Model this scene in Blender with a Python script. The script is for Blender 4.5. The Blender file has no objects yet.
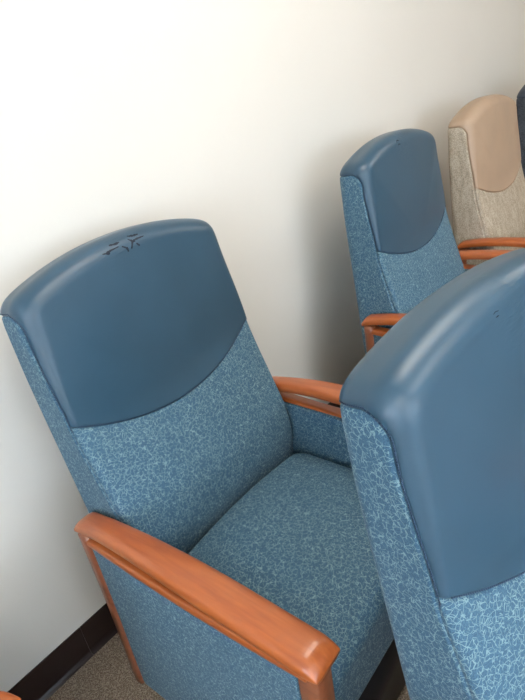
import bpy, math, random
from math import sin, cos, pi, radians, sqrt, exp
from mathutils import Matrix, Vector
from mathutils.bvhtree import BVHTree
random.seed(4)
S = bpy.context.scene
C = S.collection

# ------------------------------------------------------------------ measures
FP = dict(cx=-0.708, cy=-1.246, cz=1.450, yaw=-46.345, pitch=-26.654, roll=-9.574, f=568.579)
HS, CR = 0.444, 0.138            # seat crease height / distance from chair origin
HW, T = 0.286, 0.110             # half width and thickness of the backrest
SS, SM, ST, AR = 0.414, 0.076, 0.684, 0.053   # seam side height, seam sag, shoulder height, crown

# ------------------------------------------------------------------ materials
def mat(name, rough=0.5, color=(0.8, 0.8, 0.8), spec=0.5):
    m = bpy.data.materials.new(name); m.use_nodes = True
    nt = m.node_tree; b = nt.nodes['Principled BSDF']
    b.inputs['Base Color'].default_value = (*color, 1)
    b.inputs['Roughness'].default_value = rough
    b.inputs['Specular IOR Level'].default_value = spec
    return m, nt, b
def N(nt, t, **kw):
    n = nt.nodes.new(t)
    for k, v in kw.items():
        if k in n.inputs: n.inputs[k].default_value = v
        else: setattr(n, k, v)
    return n
def ramp(nt, src, stops):
    r = nt.nodes.new('ShaderNodeValToRGB')
    e = r.color_ramp.elements
    while len(e) < len(stops): e.new(0.5)
    for el, (p, c) in zip(e, stops):
        el.position = p; el.color = (*c, 1) if len(c) == 3 else c
    nt.links.new(src, r.inputs[0]); return r
def bump(nt, b, h, strength, dist, prev=None):
    n = nt.nodes.new('ShaderNodeBump'); n.inputs['Strength'].default_value = strength; n.inputs['Distance'].default_value = dist
    nt.links.new(h, n.inputs['Height'])
    if prev: nt.links.new(prev, n.inputs['Normal'])
    nt.links.new(n.outputs[0], b.inputs['Normal']); return n.outputs[0]
def mix(nt, fac, a, b_, mode='MIX'):
    m = nt.nodes.new('ShaderNodeMix'); m.data_type = 'RGBA'; m.blend_type = mode
    for s, i in ((fac, 0), (a, 6), (b_, 7)):
        if isinstance(s, (int, float)): m.inputs[i].default_value = s
        elif isinstance(s, tuple): m.inputs[i].default_value = (*s, 1)
        else: nt.links.new(s, m.inputs[i])
    return m.outputs[2]
def math_(nt, op, a, b_=None, c=None):
    m = nt.nodes.new('ShaderNodeMath'); m.operation = op
    for s, i in ((a, 0), (b_, 1), (c, 2)):
        if s is None: continue
        if isinstance(s, (int, float)): m.inputs[i].default_value = s
        else: nt.links.new(s, m.inputs[i])
    return m.outputs[0]
def coords(nt): return nt.nodes.new('ShaderNodeTexCoord').outputs['Object']

def crackle_fabric():
    m, nt, b = mat('blue_crackle_fabric', 0.75, spec=0.3)
    co = coords(nt)
    n1 = N(nt, 'ShaderNodeTexNoise', Scale=90.0, Detail=1.0); nt.links.new(co, n1.inputs['Vector'])
    off = nt.nodes.new('ShaderNodeVectorMath'); off.operation = 'MULTIPLY_ADD'
    nt.links.new(n1.outputs['Color'], off.inputs[0]); off.inputs[1].default_value = (.005,)*3
    nt.links.new(co, off.inputs[2])
    lines = None
    for sc, w, shift in ((118.0, 0.050, 0.0), (90.0, 0.042, 3.7)):
        mp = N(nt, 'ShaderNodeMapping'); mp.inputs['Location'].default_value = (shift, shift, shift)
        nt.links.new(off.outputs[0], mp.inputs[0])
        v = N(nt, 'ShaderNodeTexVoronoi', feature='DISTANCE_TO_EDGE', Scale=sc); nt.links.new(mp.outputs[0], v.inputs['Vector'])
        brk = N(nt, 'ShaderNodeTexNoise', Scale=sc*1.1, Detail=1.0); nt.links.new(mp.outputs[0], brk.inputs['Vector'])
        wv = math_(nt, 'MULTIPLY', ramp(nt, brk.outputs[0], [(0.44, (0, 0, 0)), (0.50, (1, 1, 1))]).outputs[0], w)
        l = math_(nt, 'SUBTRACT', 1.0, math_(nt, 'DIVIDE', v.outputs['Distance'], math_(nt, 'MAXIMUM', wv, 0.001)))
        l = math_(nt, 'MAXIMUM', l, 0.0); l = math_(nt, 'MINIMUM', math_(nt, 'MULTIPLY', l, 2.0), 1.0)
        lines = l if lines is None else math_(nt, 'MAXIMUM', lines, l)
    fine = N(nt, 'ShaderNodeTexNoise', Scale=700.0, Detail=2.0); nt.links.new(co, fine.inputs['Vector'])
    base = ramp(nt, fine.outputs[0], [(0.35, (0.027, 0.074, 0.122)), (0.65, (0.056, 0.130, 0.195))]).outputs[0]
    col = mix(nt, math_(nt, 'MULTIPLY', lines, 0.70), base, (0.22, 0.335, 0.345))
    nt.links.new(col, b.inputs['Base Color'])
    b.inputs['Sheen Weight'].default_value = 0.08; b.inputs['Sheen Roughness'].default_value = 0.4
    h = math_(nt, 'ADD', math_(nt, 'MULTIPLY', lines, 0.6), fine.outputs[0])
    bump(nt, b, h, 0.35, 0.0006)
    return m
def woven_fabric(name, dark, light, lw=0.5):
    m, nt, b = mat(name, 0.85, spec=0.25)
    co = coords(nt)
    mp = N(nt, 'ShaderNodeMapping'); mp.inputs['Scale'].default_value = (1.0, 1.0, 0.30); nt.links.new(co, mp.inputs[0])
    w = N(nt, 'ShaderNodeTexNoise', Scale=420.0, Detail=2.0); nt.links.new(mp.outputs[0], w.inputs['Vector'])
    v = N(nt, 'ShaderNodeTexVoronoi', Scale=260.0, Randomness=0.9); nt.links.new(co, v.inputs['Vector'])
    big = N(nt, 'ShaderNodeTexNoise', Scale=60.0, Detail=1.0); nt.links.new(mp.outputs[0], big.inputs['Vector'])
    s = math_(nt, 'MULTIPLY_ADD', v.outputs['Distance'], -0.6, math_(nt, 'ADD', math_(nt, 'MULTIPLY', w.outputs[0], 0.8), math_(nt, 'MULTIPLY', big.outputs[0], 0.5)))
    nt.links.new(ramp(nt, s, [(0.15, dark), (0.55, light)]).outputs[0], b.inputs['Base Color'])
    bump(nt, b, s, 0.4, 0.0008)
    return m
def vinyl(name, color, rough=0.38):
    m, nt, b = mat(name, rough, color, 0.5)
    co = coords(nt)
    cl = N(nt, 'ShaderNodeTexNoise', Scale=7.0, Detail=3.0); nt.links.new(co, cl.inputs['Vector'])
    dk = tuple(c*0.93 for c in color); lt = tuple(min(1, c*1.07) for c in color)
    nt.links.new(ramp(nt, cl.outputs[0], [(0.35, dk), (0.65, lt)]).outputs[0], b.inputs['Base Color'])
    r = ramp(nt, cl.outputs[0], [(0.3, (rough-.04,)*3), (0.7, (rough+.05,)*3)]); nt.links.new(r.outputs[0], b.inputs['Roughness'])
    gr = N(nt, 'ShaderNodeTexVoronoi', Scale=900.0); nt.links.new(co, gr.inputs['Vector'])
    p = bump(nt, b, gr.outputs['Distance'], 0.10, 0.0003)
    # worn wrinkles where heads rest
    d = nt.nodes.new('ShaderNodeVectorMath'); d.operation = 'DISTANCE'
    nt.links.new(co, d.inputs[0]); d.inputs[1].default_value = (-0.03, 0.01, 0.69)
    fall = ramp(nt, d.outputs['Value'], [(0.0, (1, 1, 1)), (0.075, (0, 0, 0))]).outputs[0]
    mp = N(nt, 'ShaderNodeMapping'); mp.inputs['Scale'].default_value = (0.45, 1, 1.3); mp.inputs['Rotation'].default_value = (0, .5, 0); nt.links.new(co, mp.inputs[0])
    wr = N(nt, 'ShaderNodeTexNoise', Scale=85.0, Detail=2.0, Distortion=0.8); nt.links.new(mp.outputs[0], wr.inputs['Vector'])
    bump(nt, b, math_(nt, 'MULTIPLY', wr.outputs[0], fall), 0.55, 0.003, p)
    return m
def wood(name, dark, light, rough=0.34):
    m, nt, b = mat(name, rough)
    co = coords(nt)
    mp = N(nt, 'ShaderNodeMapping'); mp.inputs['Scale'].default_value = (1, 0.07, 0.6); nt.links.new(co, mp.inputs[0])
    g = N(nt, 'ShaderNodeTexNoise', Scale=120.0, Detail=5.0, Distortion=0.4); nt.links.new(mp.outputs[0], g.inputs['Vector'])
    g2 = N(nt, 'ShaderNodeTexNoise', Scale=16.0, Detail=2.0); nt.links.new(mp.outputs[0], g2.inputs['Vector'])
    s = math_(nt, 'ADD', math_(nt, 'MULTIPLY', g.outputs[0], 0.65), math_(nt, 'MULTIPLY', g2.outputs[0], 0.35))
    nt.links.new(ramp(nt, s, [(0.28, dark), (0.72, light)]).outputs[0], b.inputs['Base Color'])
    b.inputs['Coat Weight'].default_value = 0.35; b.inputs['Coat Roughness'].default_value = 0.13
    bump(nt, b, g.outputs[0], 0.06, 0.0005)
    return m
M = {}
M['fabric'] = crackle_fabric()
M['taupe'] = woven_fabric('taupe_woven_fabric', (0.25, 0.205, 0.15), (0.47, 0.40, 0.31))
M['navy'] = woven_fabric('charcoal_woven_fabric', (0.022, 0.027, 0.036), (0.075, 0.085, 0.10))
M['vinyl'] = vinyl('blue_vinyl', (0.024, 0.062, 0.097), 0.36)
M['tan'] = vinyl('tan_vinyl', (0.35, 0.245, 0.165), 0.5)
M['navy_vinyl'] = vinyl('charcoal_vinyl', (0.030, 0.040, 0.060), 0.5)
M['wood'] = wood('cherry_wood', (0.26, 0.056, 0.013), (0.43, 0.115, 0.025))
M['wood_dark'] = wood('dark_cherry_wood', (0.15, 0.045, 0.020), (0.27, 0.085, 0.035), 0.35)
M['black'] = mat('black_metal', 0.5, (0.012, 0.012, 0.014))[0]
M['thread'] = mat('dark_blue_thread', 0.7, (0.022, 0.050, 0.095))[0]
M['tan_thread'] = mat('tan_thread', 0.7, (0.30, 0.19, 0.11))[0]
M['foam'] = mat('dark_torn_backing', 0.9, (0.008, 0.012, 0.022))[0]
m, nt, b = mat('white_wall_paint', 0.6, (0.80, 0.765, 0.70), 0.3)
co = coords(nt)
a = N(nt, 'ShaderNodeTexNoise', Scale=160.0, Detail=3.0); nt.links.new(co, a.inputs['Vector'])
a2 = N(nt, 'ShaderNodeTexNoise', Scale=1.6, Detail=2.0); nt.links.new(co, a2.inputs['Vector'])
nt.links.new(ramp(nt, a2.outputs[0], [(0.3, (0.665, 0.63, 0.565)), (0.7, (0.69, 0.655, 0.59))]).outputs[0], b.inputs['Base Color'])
bump(nt, b, a.outputs[0], 0.12, 0.001); M['wall'] = m
m, nt, b = mat('brown_carpet', 0.95, spec=0.1)
co = coords(nt)
a = N(nt, 'ShaderNodeTexNoise', Scale=330.0, Detail=3.0); nt.links.new(co, a.inputs['Vector'])
a2 = N(nt, 'ShaderNodeTexVoronoi', Scale=260.0); nt.links.new(co, a2.inputs['Vector'])
s = math_(nt, 'MULTIPLY_ADD', a2.outputs['Distance'], 0.35, math_(nt, 'MULTIPLY', a.outputs[0], 0.8))
nt.links.new(ramp(nt, s, [(0.35, (0.085, 0.055, 0.035)), (0.55, (0.235, 0.175, 0.125)), (0.75, (0.42, 0.34, 0.26))]).outputs[0], b.inputs['Base Color'])
bump(nt, b, s, 0.9, 0.004); M['carpet'] = m
M['base'] = mat('dark_brown_vinyl_base', 0.32, (0.020, 0.011, 0.010))[0]
M['ceil'] = mat('white_ceiling_tile', 0.8, (0.82, 0.81, 0.78))[0]
M['frame'] = mat('window_frame_aluminium', 0.4, (0.6, 0.6, 0.6))[0]
m, nt, b = mat('lamp_diffuser', 0.5, (0.9, 0.9, 0.88))
b.inputs['Emission Color'].default_value = (1.0, 0.93, 0.83, 1); b.inputs['Emission Strength'].default_value = 11.0; M['lamp'] = m
m, nt, b = mat('window_glass', 0.0, (1, 1, 1)); b.inputs['Transmission Weight'].default_value = 1.0; b.inputs['IOR'].default_value = 1.0
M['glass'] = m

# ------------------------------------------------------------------ mesh helpers
def mesh(name, V, F, m, smooth=True):
    me = bpy.data.meshes.new(name); me.from_pydata([tuple(v) for v in V], [], F); me.update(calc_edges=True)
    if smooth:
        for p in me.polygons: p.use_smooth = True
    me.materials.append(m); return me
def link(name, me, parent=None, loc=(0, 0, 0), rot=(0, 0, 0)):
    o = bpy.data.objects.new(name, me); C.objects.link(o); o.parent = parent
    o.location = loc; o.rotation_euler = rot; return o
def obj(name, V, F, m, parent=None, loc=(0, 0, 0), rot=(0, 0, 0), smooth=True):
    return link(name, mesh(name, V, F, m, smooth), parent, loc, rot)
def box(V, F, x0, x1, y0, y1, z0, z1):
    n = len(V)
    V += [(x, y, z) for z in (z0, z1) for y in (y0, y1) for x in (x0, x1)]
    F += [tuple(n+i for i in q) for q in ((0, 2, 3, 1), (4, 5, 7, 6), (0, 1, 5, 4), (2, 6, 7, 3), (0, 4, 6, 2), (1, 3, 7, 5))]
def loft(V, F, rings, cap=True):
    n0 = len(V); k = len(rings[0])
    for r in rings: V += r
    for i in range(len(rings)-1):
        for j in range(k):
            a = n0+i*k+j; b_ = n0+i*k+(j+1) % k
            F.append((a, b_, b_+k, a+k))
    if cap:
        F.append(tuple(n0+j for j in range(k))[::-1]); F.append(tuple(n0+(len(rings)-1)*k+j for j in range(k)))
def resample(poly, n):
    d = [0]
    for i in range(len(poly)):
        a, b_ = poly[i], poly[(i+1) % len(poly)]
        d.append(d[-1]+sqrt((a[0]-b_[0])**2+(a[1]-b_[1])**2))
    L = d[-1]; out = []; i = 0
    for k in range(n):
        t = L*k/n
        while d[i+1] < t: i += 1
        u = (t-d[i])/max(d[i+1]-d[i], 1e-9); a, b_ = poly[i], poly[(i+1) % len(poly)]
        out.append((a[0]+(b_[0]-a[0])*u, a[1]+(b_[1]-a[1])*u))
    return out
def round_corners(pts, r, n=10):
    out = []
    k = len(pts)
    for i in range(k):
        p = Vector(pts[i]); a = Vector(pts[i-1]); b_ = Vector(pts[(i+1) % k])
        ri = r[i] if isinstance(r, (list, tuple)) else r
        da = (a-p).normalized(); db = (b_-p).normalized()
        ang = da.angle(db); t = ri/math.tan(ang/2)
        c = p+(da+db).normalized()*(ri/sin(ang/2))
        s0 = p+da*t; s1 = p+db*t
        v0 = s0-c; v1 = s1-c
        tot = v0.angle_signed(v1)
        for q in range(n+1):
            R = Matrix.Rotation(-tot*q/n, 2); w = R @ v0; out.append((c.x+w.x, c.y+w.y))
    return out
def slab(outline, depth, rf, rb, crown_f, crown_b, n=220, nf=9, ni=22, center=None, nsm=0):
    """closed cushion: outline in (u,s), depth along t; rf/rb fillet radius functions of (u,s). -> V as (u,t,s)"""
    P = resample(outline, n)
    cx = sum(p[0] for p in P)/n if center is None else center[0]; cy = sum(p[1] for p in P)/n if center is None else center[1]
    area = sum(P[i][0]*P[(i+1) % n][1]-P[(i+1) % n][0]*P[i][1] for i in range(n))
    sg = 1 if area > 0 else -1
    NO = []
    for i in range(n):
        dx = P[(i+2) % n][0]-P[i-2][0]; dy = P[(i+2) % n][1]-P[i-2][1]; l = sqrt(dx*dx+dy*dy) or 1
        NO.append((dy/l*sg, -dx/l*sg))
    for _ in range(nsm):
        NO = [((NO[i-1][0]+NO[i][0]+NO[(i+1) % n][0])/3, (NO[i-1][1]+NO[i][1]+NO[(i+1) % n][1])/3) for i in range(n)]
    NO = [(a/sqrt(a*a+b_*b_), b_/sqrt(a*a+b_*b_)) for a, b_ in NO]
    V = []; rings = 0
    def ring(fn):
        nonlocal rings
        for i in range(n): V.append(fn(i))
        rings += 1
    def inset(i, r): return (P[i][0]-NO[i][0]*r, P[i][1]-NO[i][1]*r)
    def face(i, rho, r, t0, crown, sgn):
        a = inset(i, r); u = cx+(a[0]-cx)*rho; s_ = cy+(a[1]-cy)*rho
        return (u, t0+sgn*crown*(1-rho**2.6), s_)
    rho = [1-(1-k/ni)**1.0 for k in range(1, ni)]
    for q in rho: ring(lambda i: face(i, q, rf(*P[i]), 0, crown_f, -1))
    for k in range(nf+1):
        a = pi/2*k/nf
        ring(lambda i: (*inset(i, rf(*P[i])*(1-sin(a))), rf(*P[i])*(1-cos(a))))
        for j in range(n): v = V[-n+j]; V[-n+j] = (v[0], v[2], v[1])
    for k in range(1, 8):
        ring(lambda i: (P[i][0], rf(*P[i])+(depth-rb(*P[i])-rf(*P[i]))*k/8, P[i][1]))
    for k in range(nf+1):
        a = pi/2*k/nf
        ring(lambda i: (*inset(i, rb(*P[i])*(1-cos(a))), depth-rb(*P[i])*(1-sin(a))))
        for j in range(n): v = V[-n+j]; V[-n+j] = (v[0], v[2], v[1])
    for q in rho[::-1]: ring(lambda i: face(i, q, rb(*P[i]), depth, crown_b, 1))
    F = []
    for i in range(rings-1):
        for j in range(n):
            a = i*n+j; b_ = i*n+(j+1) % n
            F.append((a, a+n, b_+n, b_) if sg > 0 else (a, b_, b_+n, a+n))
    c0 = len(V); V.append((cx, -crown_f, cy)); c1 = len(V); V.append((cx, depth+crown_b, cy))
    for j in range(n):
        k = (j+1) % n; a = (rings-1)*n
        F.append((c0, j, k) if sg > 0 else (c0, k, j)); F.append((c1, a+k, a+j) if sg > 0 else (c1, a+j, a+k))
    return V, F
def cut(V, F, g, level):
    """split faces along g == level"""
    val = [g(*v)-level for v in V]
    if not (min(val) < 0 < max(val)): return V, F
    V = list(V); cache = {}; out = []
    for i, x in enumerate(val):
        if abs(x) < 2e-5: val[i] = 0.0
    def X(a, b_):
        k = (a, b_) if a < b_ else (b_, a)
        if k not in cache:
            a, b_ = k; t = val[a]/(val[a]-val[b_])
            V.append(tuple(V[a][i]+(V[b_][i]-V[a][i])*t for i in range(3))); cache[k] = len(V)-1
        return cache[k]
    for f in F:
        s = [val[i] for i in f]
        if min(s) >= 0 or max(s) <= 0: out.append(f); continue
        A = []; B = []
        for q in range(len(f)):
            a, b_ = f[q], f[(q+1) % len(f)]
            if val[a] >= 0: A.append(a)
            if val[a] <= 0: B.append(a)
            if val[a]*val[b_] < 0: x = X(a, b_); A.append(x); B.append(x)
        for L in (A, B):
            if len(L) > 2: out.append(tuple(L))
    return V, out
def compact(V, F):
    m_ = {}; NV = []; NF = []
    for f in F:
        q = []
        for i in f:
            if i not in m_: m_[i] = len(NV); NV.append(V[i])
            q.append(m_[i])
        NF.append(tuple(q))
    return NV, NF
def sm(a, b_, x):
    t = min(1, max(0, (x-a)/(b_-a))); return t*t*(3-2*t)

# ------------------------------------------------------------------ backrest + headrest cover (one surface split at the seam)
def back_outline():
    pts = []
    sh = HW; bot = HW
    n = 60
    top = [(-sh+2*sh*i/n) for i in range(n+1)]
    top = [(x, ST+AR*(1-abs(x/sh)**2.1)) for x in top]
    raw = [(-bot, -.10)]+top+[(bot, -.10)]
    # round the two shoulders and the two bottom corners by repeated smoothing of a fine resample
    P = resample(raw, 900)
    def smooth(P, it, sel):
        for _ in range(it):
            P = [((P[i-1][0]+2*P[i][0]+P[(i+1) % len(P)][0])/4, (P[i-1][1]+2*P[i][1]+P[(i+1) % len(P)][1])/4) if sel(P[i]) else P[i] for i in range(len(P))]
        return P
    return smooth(P, 140, lambda p: True)
def seam_front(u): return SS-SM*(1-min(1, abs(u)/HW)**2.0)
def fnA(u, t, s): return s-seam_front(u)
def fnB(u, t, s):
    te = .013+.012*sm(.42, .60, s)
    top = .662; rc = .038
    ax = te-t+rc; az = s-top+rc
    return min(max(ax, az), 0)+sqrt(max(ax, 0)**2+max(az, 0)**2)-rc
def build_back():
    rf = lambda u, s: .018+.026*sm(.42, .66, s)
    rb = lambda u, s: .022+.012*sm(.5, .7, s)
    V, F = slab(back_outline(), T, rf, rb, .012, .004, n=300, nf=9, ni=34, center=(0, .36), nsm=110)
    for lv in (-.007, -.0035, -.0015, 0, .0015, .0035, .007): V, F = cut(V, F, fnB, lv)
    for lv in (-.007, -.0035, -.0015, 0, .0015, .0035, .007): V, F = cut(V, F, fnA, lv)
    def side(f):
        c = [sum(V[i][k] for i in f)/len(f) for k in range(3)]
        return fnB(*c) > 0 and fnA(*c) > 0
    L = [f for f in F if side(f)]; R = [f for f in F if not side(f)]
    # boundary edges of the leather, before the groove is pressed in
    def edges(FF): return {(min(f[i], f[(i+1) % len(f)]), max(f[i], f[(i+1) % len(f)])) for f in FF for i in range(len(f))}
    # normals
    me = mesh('tmp', V, F, M['fabric']); NV = [v.normal.copy() for v in me.vertices]
    bv = BVHTree.FromPolygons([Vector(v) for v in V], F)
    bpy.data.meshes.remove(me)
    W = []
    for i, v in enumerate(V):
        a, b_ = fnA(*v), fnB(*v)
        d = min(abs(b_), abs(a) if b_ > 0 else 9)
        dep = .0026*exp(-(d/.0022)**2)
        if a > 0 and b_ > 0: dep -= .0016*sm(.0015, .007, d)
        n = NV[i]; W.append((v[0]-n.x*dep, v[1]-n.y*dep, v[2]-n.z*dep))
    return W, L, R, bv
def deform(v):
    """thicker towards the bottom, and a lumbar swell that tucks back in above the seat"""
    u, t, s = v
    k = min(1, max(0, t/T))
    t = t+k*.05*(.66-max(s, .05))
    x = min(.41, max(-.06, s)); d = .41-x
    sw = .20*d*d/(d+.04) if s < .41 else 0
    sw = min(sw, .2*.22)*sm(-.09, .10, s)
    return (u, t-(1-k)*sw, s)
BV, BL, BR, BVH = build_back()
BV = [deform(v) for v in BV]
def stitches(m):
    """short thread dashes that follow the seam on the vinyl side"""
    V, F = [], []
    path = []
    # down the left side from the back edge over the corner, then across the front, up the right side
    def surf(p, d):
        h = BVH.ray_cast(Vector(p), Vector(d)); return h
    def dash(p, q, nrm):
        p, q = Vector(p), Vector(q); d = (q-p); l = d.length; d.normalize(); b_ = nrm.cross(d).normalized()*.0009
        n0 = len(V)
        for c in (p+d*l*.15, q-d*l*.15):
            for s1, h in ((-1, .0), (1, .0), (1, .0015), (-1, .0015)): V.append(tuple(c+b_*s1+nrm*h))
        for i in range(4): F.append((n0+i, n0+(i+1) % 4, n0+4+(i+1) % 4, n0+4+i))
        F.append((n0+3, n0+2, n0+1, n0)); F.append((n0+4, n0+5, n0+6, n0+7))
    off = .0042
    # front curve
    pts = []
    n = 150
    for i in range(n+1):
        u = -HW*.955+2*HW*.955*i/n
        h = surf((u, -.2, seam_front(u)+off*1.05), (0, 1, 0))
        if h[0]: pts.append((h[0], h[1]))
    for i in range(len(pts)-1): dash(pts[i][0]+pts[i][1]*.0008, pts[i+1][0]+pts[i+1][1]*.0008, pts[i][1])
    # sides: iso line fnB = off marched in (t, s)
    for sg in (-1, 1):
        line = []
        s = SS-.01
        while s < .662+off:
            # find t with fnB = off
            lo, hi = -.01, T-.012
            if fnB(0, hi, s) > off: break
            for _ in range(30):
                mid = (lo+hi)/2
                if fnB(0, mid, s) > off: lo = mid
                else: hi = mid
            line.append((hi, s)); s += .0035
        t = line[-1][0]+.003
        while t < T-.012: line.append((t, .662+off)); t += .0036
        pts = []
        for t, s in line:
            h = surf((sg*.5, t, s), (-sg, 0, 0))
            if h[0]: pts.append((h[0], h[1]))
        for i in range(len(pts)-1):
            if (pts[i+1][0]-pts[i][0]).length < .012: dash(pts[i][0]+pts[i][1]*.0008, pts[i+1][0]+pts[i+1][1]*.0008, pts[i][1])
    return [deform(v) for v in V], F
def tear(lines, wid):
    V, F = [], []
    for ln in lines:
        P = []
        for i in range(len(ln)-1):
            for k in range(5):
                t = k/5; P.append((ln[i][0]*(1-t)+ln[i+1][0]*t, ln[i][1]*(1-t)+ln[i+1][1]*t))
        P.append(ln[-1]); m_ = len(P)
        ring = []
        for i, (u, s) in enumerate(P):
            h = BVH.ray_cast(Vector((u, -.2, s)), Vector((0, 1, 0)))
            if not h[0]:
                h = BVH.ray_cast(Vector((u, -.2+.25, s+.2)), Vector((0, 0, -1)))
            w = wid*(.25+.9*sin(pi*min(1, (i+.6)/m_))**.6)*random.uniform(.6, 1.35)
            ring.append((h[0]+h[1]*.0022, h[1], w))
        n0 = len(V)
        for i, (p, n, w) in enumerate(ring):
            a = ring[max(0, i-1)][0]; b_ = ring[min(m_-1, i+1)][0]
            d = (b_-a).normalized(); c = n.cross(d).normalized()
            V += [tuple(p+c*w-n*.0012), tuple(p+n*.0004), tuple(p-c*w-n*.0012)]
        for i in range(m_-1):
            a = n0+3*i
            F += [(a, a+3, a+4, a+1), (a+1, a+4, a+5, a+2)]
    return [deform(v) for v in V], F

# ------------------------------------------------------------------ the chair
AX, AHW = 0.315, 0.034
def arm_top():
    V, F = [], []; rings = []; n = 34
    ys = [0.034+.0]+[.034+.003, .040]+[.05+(.640-.05)*i/40 for i in range(41)]+[.646, .651, .655, .659, .662, .6643, .665]
    for y in ys:
        t = min(1, max(0, (y-.034)/(.66-.034)))
        arch = .030*sin(pi*t**.8)
        hw = AHW*(.80+.30*sm(0, .7, t))
        zt = .632+arch+.008*t; zb = .604+arch+.004*t
        e0 = sm(-.001, .010, y-.034)*.35+.65
        zt = zb+(zt-zb)*e0
        if y > .632:
            k = min(1, (y-.632)/.033); hw *= 1-.10*k*k
            zt = zb+.004+(zt-zb-.004)*(sqrt(max(0, 1-k*k))*.86+.14)
        bow = .005*sin(pi*t)
        r = []
        for i in range(n):
            a = 2*pi*i/n; ca, sa = cos(a), sin(a)
            u = hw*(abs(ca)**.62)*(1 if ca > 0 else -1)
            if sa >= 0: z = zb+.010+(zt-zb-.010)*(abs(sa)**.78)
            else: z = zb+.010-.010*(abs(sa)**.6)
            r.append((u+bow, -y, z))
        rings.append(r)
    loft(V, F, rings); return V, F
def arm_rail():
    V, F = [], []; rings = []; n = 20
    for i in range(41):
        t = i/40; y = .045+(.635-.045)*t
        zc = .592-.012*sin(pi*t); hw = .019; h = .0105
        bow = 0
        r = []
        for k in range(n):
            a = 2*pi*k/n; ca, sa = cos(a), sin(a)
            r.append((.008+bow+hw*(abs(ca)**.5)*(1 if ca > 0 else -1), -y, zc+h*(abs(sa)**.5)*(1 if sa > 0 else -1)))
        rings.append(r)
    loft(V, F, rings); return V, F
def post(y0, y1, z0, z1, hw, sweep):
    V, F = [], []; rings = []
    for i in range(21):
        t = i/20; z = z0+(z1-z0)*t; s_ = sweep*sin(pi*t); w = hw; yc0, yc1 = y0+s_, y1+s_+.004*t
        c = .004
        pts = [(-w+c, yc0), (w-c, yc0), (w, yc0+c), (w, yc1-c), (w-c, yc1), (-w+c, yc1), (-w, yc1-c), (-w, yc0+c)]
        rings.append([(x, -y, z) for x, y in pts])
    loft(V, F, rings); return V, F
def side_panel_mesh():
    o = round_corners([(.068, .100), (.600, .100), (.612, .582), (.068, .588)], [.012, .02, .006, .006])
    V, F = slab(o, .044, lambda u, s: .007, lambda u, s: .007, .0025, .0025, n=160, nf=5, ni=8)
    return [(t-.022, -u, s) for u, t, s in V], [tuple(f) for f in F]
def seat_mesh():
    o = round_corners([(-.277, .176), (.277, .176), (.277, .622), (-.277, .622)], [.04, .04, .045, .045])
    V, F = slab(o, .150, lambda u, s: (.016+.022*sm(.50, .60, s)), lambda u, s: .015, .012, .0, n=240, nf=8, ni=20)
    W = [(u, -s, .456-t+.028*(1-(u/.277)**2)*max(0, 1-t/.12)) for u, t, s in V]
    F = [tuple(f) for f in F]
    g = lambda x, y, z: -y-.598
    for lv in (-.005, -.002, 0, .002, .005): W, F = cut(W, F, g, lv)
    return [(x, y, z-.0022*exp(-(g(x, y, z)/.0018)**2)*(1 if z > .40 else 0)) for x, y, z in W], F
PROTO = {}
def shared(key, fn, m):
    if key not in PROTO: PROTO[key] = fn()
    V, F = PROTO[key]; return mesh(key, V, F, m)
def chair(name, label, pos, yaw, rec, group, fab, vin, thr, tears=None):
    root = bpy.data.objects.new(name, None); C.objects.link(root)
    root.location = (pos[0], -pos[1], 0); root.rotation_euler = (0, 0, radians(yaw))
    root['label'] = label; root['category'] = 'chair'
    if group: root['group'] = group
    br = (-radians(rec), 0, 0); bl = (.004, -CR, HS)
    link('backrest', shared('backrest', lambda: compact(BV, BR), fab), root, bl, br)
    hc = link('headrest_cover', shared('headrest_cover', lambda: compact(BV, BL), vin), root, bl, br)
    hc['label'] = {'blue_vinyl': 'smooth blue vinyl headrest cover', 'tan_vinyl': 'smooth tan vinyl headrest cover'}.get(vin.name, 'dark vinyl headrest cover')
    link('stitching', shared('stitching', lambda: stitches(None), thr), hc)
    if tears: 
        V, F = tear(*tears); t = obj('tear', V, F, M['foam'], hc); t['label'] = 'dark cracked tear in the vinyl'
    s = link('seat', shared('seat', seat_mesh, fab), root)
    for k, sx in (('right', 1), ('left', -1)):
        def fl(fn):
            def g():
                V, F = fn()
                return ([(sx*x, y, z) for x, y, z in V], [f[::-1] for f in F] if sx < 0 else F)
            return g
        link('armrest', shared('armrest_'+k, fl(arm_top), M['wood']), root, (sx*AX, 0, 0))
        link('arm_rail', shared('arm_rail_'+k, fl(arm_rail), M['wood']), root, (sx*AX, 0, 0))
        link('leg', shared('rear_leg', lambda: post(.040, .068, .100, .606, .021, .006), M['wood_dark']), root, (sx*(AX+.006), 0, 0))
        link('leg', shared('front_leg', lambda: post(.612, .650, .03, .602, .022, 0), M['wood_dark']), root, (sx*AX, 0, 0))
        link('side_panel', shared('side_panel', side_panel_mesh, fab), root, (sx*(AX), 0, 0))
        for y in (.16, .54):
            V, F = [], []
            rings = []
            for a in range(25):
                th = 2*pi*a/24
            n = 24
            for xx, r in ((-.012, .019), (-.010, .024), (.010, .024), (.012, .019)):
                rings.append([(xx, r*cos(2*pi*i/n), .024+r*sin(2*pi*i/n)) for i in range(n)])
            loft(V, F, rings); box(V, F, -.006, .006, -.006, .006, .03, .150)
            link('caster', shared('caster', lambda: (V, F), M['black']), root, (sx*.235, -y, 0))
    V, F = [], []
    box(V, F, -.288, .288, -.600, -.075, .035, .290)
    box(V, F, -.27, .27, -.58, -.10, .290, .298)
    link('base_frame', shared('base_frame', lambda: (V, F), M['black']), root)
    return root
Gt = None
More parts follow.
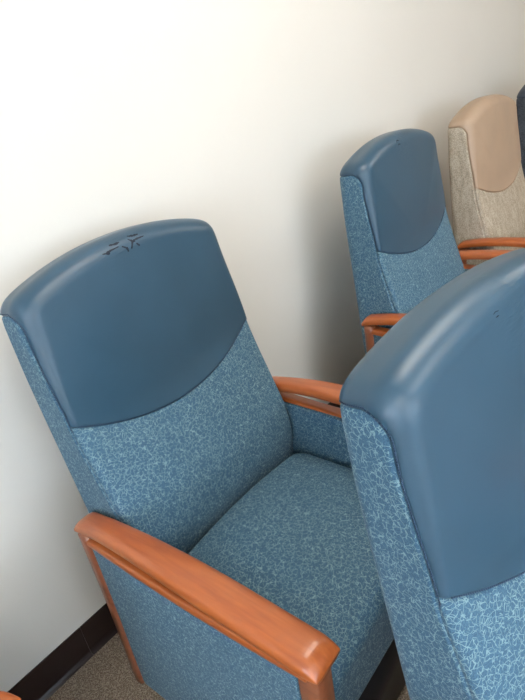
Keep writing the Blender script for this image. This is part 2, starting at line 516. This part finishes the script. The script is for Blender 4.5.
crack_main = [
    [(-.0665, .7079), (-.0560, .7060), (-.0456, .7085), (-.0215, .7101)],
    [(-.040, .7188), (-.0254, .7168), (-.0133, .7172)],
    [(-.0140, .7080), (-.004, .7010), (-.0039, .6927)],
    [(.006, .6960), (.0161, .7075), (.0274, .7109), (.0523, .7106)],
    [(.0142, .7223), (.0278, .7190), (.0422, .7184)],
    [(.0100, .7165), (.0202, .7082)], [(.024, .703), (.030, .696)],
]
crack_small = [[(-.052, .706), (-.046, .712), (-.038, .713), (-.032, .709)], [(-.050, .698), (-.042, .701), (-.034, .699)]]
crack_tiny = [[(-.080, .702), (-.074, .7035), (-.068, .7025)], [(-.078, .697), (-.071, .6975)]]
chair('armchair', 'blue crackle-pattern armchair in the left, whole seat visible, cracked vinyl on top of its back', (.004, .202), 1.646, 10.3,
      'armchairs in a row along the wall', M['fabric'], M['vinyl'], M['thread'], (crack_main, .0036))
chair('armchair', 'blue vinyl-topped armchair against the wall between the nearest wall chair and the tan one', (1.121, .252), 2.555, 7.07,
      'armchairs in a row along the wall', M['fabric'], M['vinyl'], M['thread'], (crack_small, .0024))
chair('armchair', 'tan armchair with smooth tan headrest and taupe woven fabric', (1.933, .258), .602, 6.24,
      'armchairs in a row along the wall', M['taupe'], M['tan'], M['tan_thread'])
chair('armchair', 'dark charcoal armchair cut off by the right edge beyond the tan chair', (2.765, .262), .5, 6.5,
      'armchairs in a row along the wall', M['navy'], M['navy_vinyl'], M['thread'])
chair('armchair', 'large close-up blue armchair back in the right foreground, in front of the row', (.021, 1.055), -10.135, 13.07,
      None, M['fabric'], M['vinyl'], M['thread'], (crack_tiny, .0009))
EY = 32; ex, ey = -.612-.652*sin(radians(EY))-.349*cos(radians(EY)), -.489+.652*cos(radians(EY))-.349*sin(radians(EY))
chair('armchair', 'armchair at the lower left corner showing only its wooden arm tip', (ex, -ey), EY, 8,
      None, M['fabric'], M['vinyl'], M['thread'])

# ------------------------------------------------------------------ room
X0, X1, Y0, H = -3.0, 5.0, -4.2, 2.65
def struct(name, V, F, m, smooth=False):
    o = obj(name, V, F, m, smooth=smooth); o['kind'] = 'structure'; return o
V, F = [], []; box(V, F, X0-.1, X1+.1, Y0-.1, .1, -.1, 0); struct('floor', V, F, M['carpet'])
V, F = [], []; box(V, F, X0-.1, X1+.1, Y0-.1, .1, H, H+.1); struct('ceiling', V, F, M['ceil'])
V, F = [], []; box(V, F, X0-.1, X1+.1, 0, .12, 0, H); struct('wall_back', V, F, M['wall'])
LY0, LY1 = -3.4, -.9  # unseen side window, added to fill the shade along the back wall
V, F = [], []
box(V, F, X0-.12, X0, Y0, LY0, 0, H); box(V, F, X0-.12, X0, LY1, 0, 0, H)
box(V, F, X0-.12, X0, LY0, LY1, 0, .85); box(V, F, X0-.12, X0, LY0, LY1, 2.35, H)
struct('wall_left', V, F, M['wall'])
V, F = [], []
for y in (LY0, (LY0+LY1)/2-.025, LY1-.05): box(V, F, X0-.09, X0-.03, y, y+.05, .85, 2.35)
for z in (.85, 2.30): box(V, F, X0-.09, X0-.03, LY0, LY1, z, z+.05)
win2 = struct('fill_window', V, F, M['frame'])
V, F = [], []; box(V, F, X0-.063, X0-.057, LY0+.02, LY1-.02, .87, 2.33); obj('window_pane', V, F, M['glass'], win2, smooth=False)
V, F = [], []; box(V, F, X1, X1+.12, Y0, 0, 0, H); struct('wall_right', V, F, M['wall'])
# wall behind the camera with a wide window opening
WX0, WX1, WZ0, WZ1 = -2.4, 0.6, .85, 2.35
V, F = [], []
box(V, F, X0-.1, WX0, Y0-.12, Y0, 0, H); box(V, F, WX1, X1+.1, Y0-.12, Y0, 0, H)
box(V, F, WX0, WX1, Y0-.12, Y0, 0, WZ0); box(V, F, WX0, WX1, Y0-.12, Y0, WZ1, H)
struct('wall_front', V, F, M['wall'])
V, F = [], []
for x in (WX0, WX0+.97, WX0+1.96, WX1-.05): box(V, F, x, x+.05, Y0-.09, Y0-.03, WZ0, WZ1)
for z in (WZ0, WZ1-.05): box(V, F, WX0, WX1, Y0-.09, Y0-.03, z, z+.05)
win = struct('window_1', V, F, M['frame'])
V, F = [], []; box(V, F, WX0+.02, WX1-.02, Y0-.063, Y0-.057, WZ0+.02, WZ1-.02); obj('window_pane', V, F, M['glass'], win, smooth=False)
# cove base: profile with a toe, two lengths with a joint
prof = [(0, .112), (-.003, .1115), (-.0035, .108), (-.0035, .022), (-.005, .012), (-.010, .005), (-.016, .001), (-.016, 0), (0, 0)]
V, F = [], []
for xa, xb in ((X0, -.3335), (-.3325, X1)): loft(V, F, [[(x, y, z) for y, z in prof] for x in (xa, xb)])
struct('baseboard_back', V, F, M['base'])
# ceiling lights; the near-wall and far-right panels are added to brighten the wall
for (x, y) in ((-1.7, -2.4), (.55, -1.05), (-1.7, -3.6), (.55, -2.6), (2.8, -1.6)):
    V, F = [], []
    for a in ((x-.62, x+.62, y-.32, y-.29), (x-.62, x+.62, y+.29, y+.32), (x-.62, x-.59, y-.29, y+.29), (x+.59, x+.62, y-.29, y+.29)):
        box(V, F, *a, H-.03, H)
    o = obj('ceiling_light', V, F, M['ceil'], smooth=False); o['label'] = 'rectangular recessed ceiling light panel above the chairs'; o['category'] = 'light'; o['group'] = 'ceiling light panels'
    V, F = [], []; box(V, F, x-.59, x+.59, y-.29, y+.29, H-.02, H-.008); obj('diffuser', V, F, M['lamp'], o, smooth=False)

# ------------------------------------------------------------------ daylight and added side fill
def area(name, loc, rot, sx, sy, e, col):
    l = bpy.data.lights.new(name, 'AREA'); l.shape = 'RECTANGLE'; l.size = sx; l.size_y = sy; l.energy = e; l.color = col
    o = bpy.data.objects.new(name, l); C.objects.link(o); o.location = loc; o.rotation_euler = rot; return o
area('window_daylight', ((WX0+WX1)/2, Y0-.2, (WZ0+WZ1)/2), (radians(90), 0, 0), WX1-WX0, WZ1-WZ0, 95, (.70, .84, 1.0))
area('side_fill_light', (X0-.2, (LY0+LY1)/2, 1.6), (0, radians(-90), 0), 1.5, LY1-LY0, 85, (.76, .87, 1.0))  # added fill from the left, shining through the unseen side window
w = bpy.data.worlds.new('sky'); S.world = w; w.use_nodes = True
bg = w.node_tree.nodes['Background']; bg.inputs[0].default_value = (.62, .78, 1.0, 1); bg.inputs[1].default_value = 1.5

# ------------------------------------------------------------------ camera
y_, p_, r_ = (radians(FP[k]) for k in ('yaw', 'pitch', 'roll'))
Fw = Vector((-sin(y_)*cos(p_), cos(y_)*cos(p_), sin(p_)))
R0 = Vector((cos(y_), sin(y_), 0)); U0 = R0.cross(Fw)
R1 = R0*cos(r_)+U0*sin(r_); U1 = -R0*sin(r_)+U0*cos(r_)
cam = bpy.data.cameras.new('camera'); cam.sensor_fit = 'VERTICAL'; cam.sensor_height = 24; cam.lens = 24*FP['f']/700; cam.clip_start = .02
co_ = bpy.data.objects.new('camera', cam); C.objects.link(co_)
co_.matrix_world = Matrix(((R1.x, U1.x, -Fw.x, FP['cx']), (R1.y, U1.y, -Fw.y, FP['cy']), (R1.z, U1.z, -Fw.z, FP['cz']), (0, 0, 0, 1)))
S.camera = co_
S.view_settings.view_transform = 'Standard'; S.view_settings.look = 'None'
S.view_settings.exposure = 0.0; S.view_settings.gamma = 1.0; S.view_settings.use_curve_mapping = False
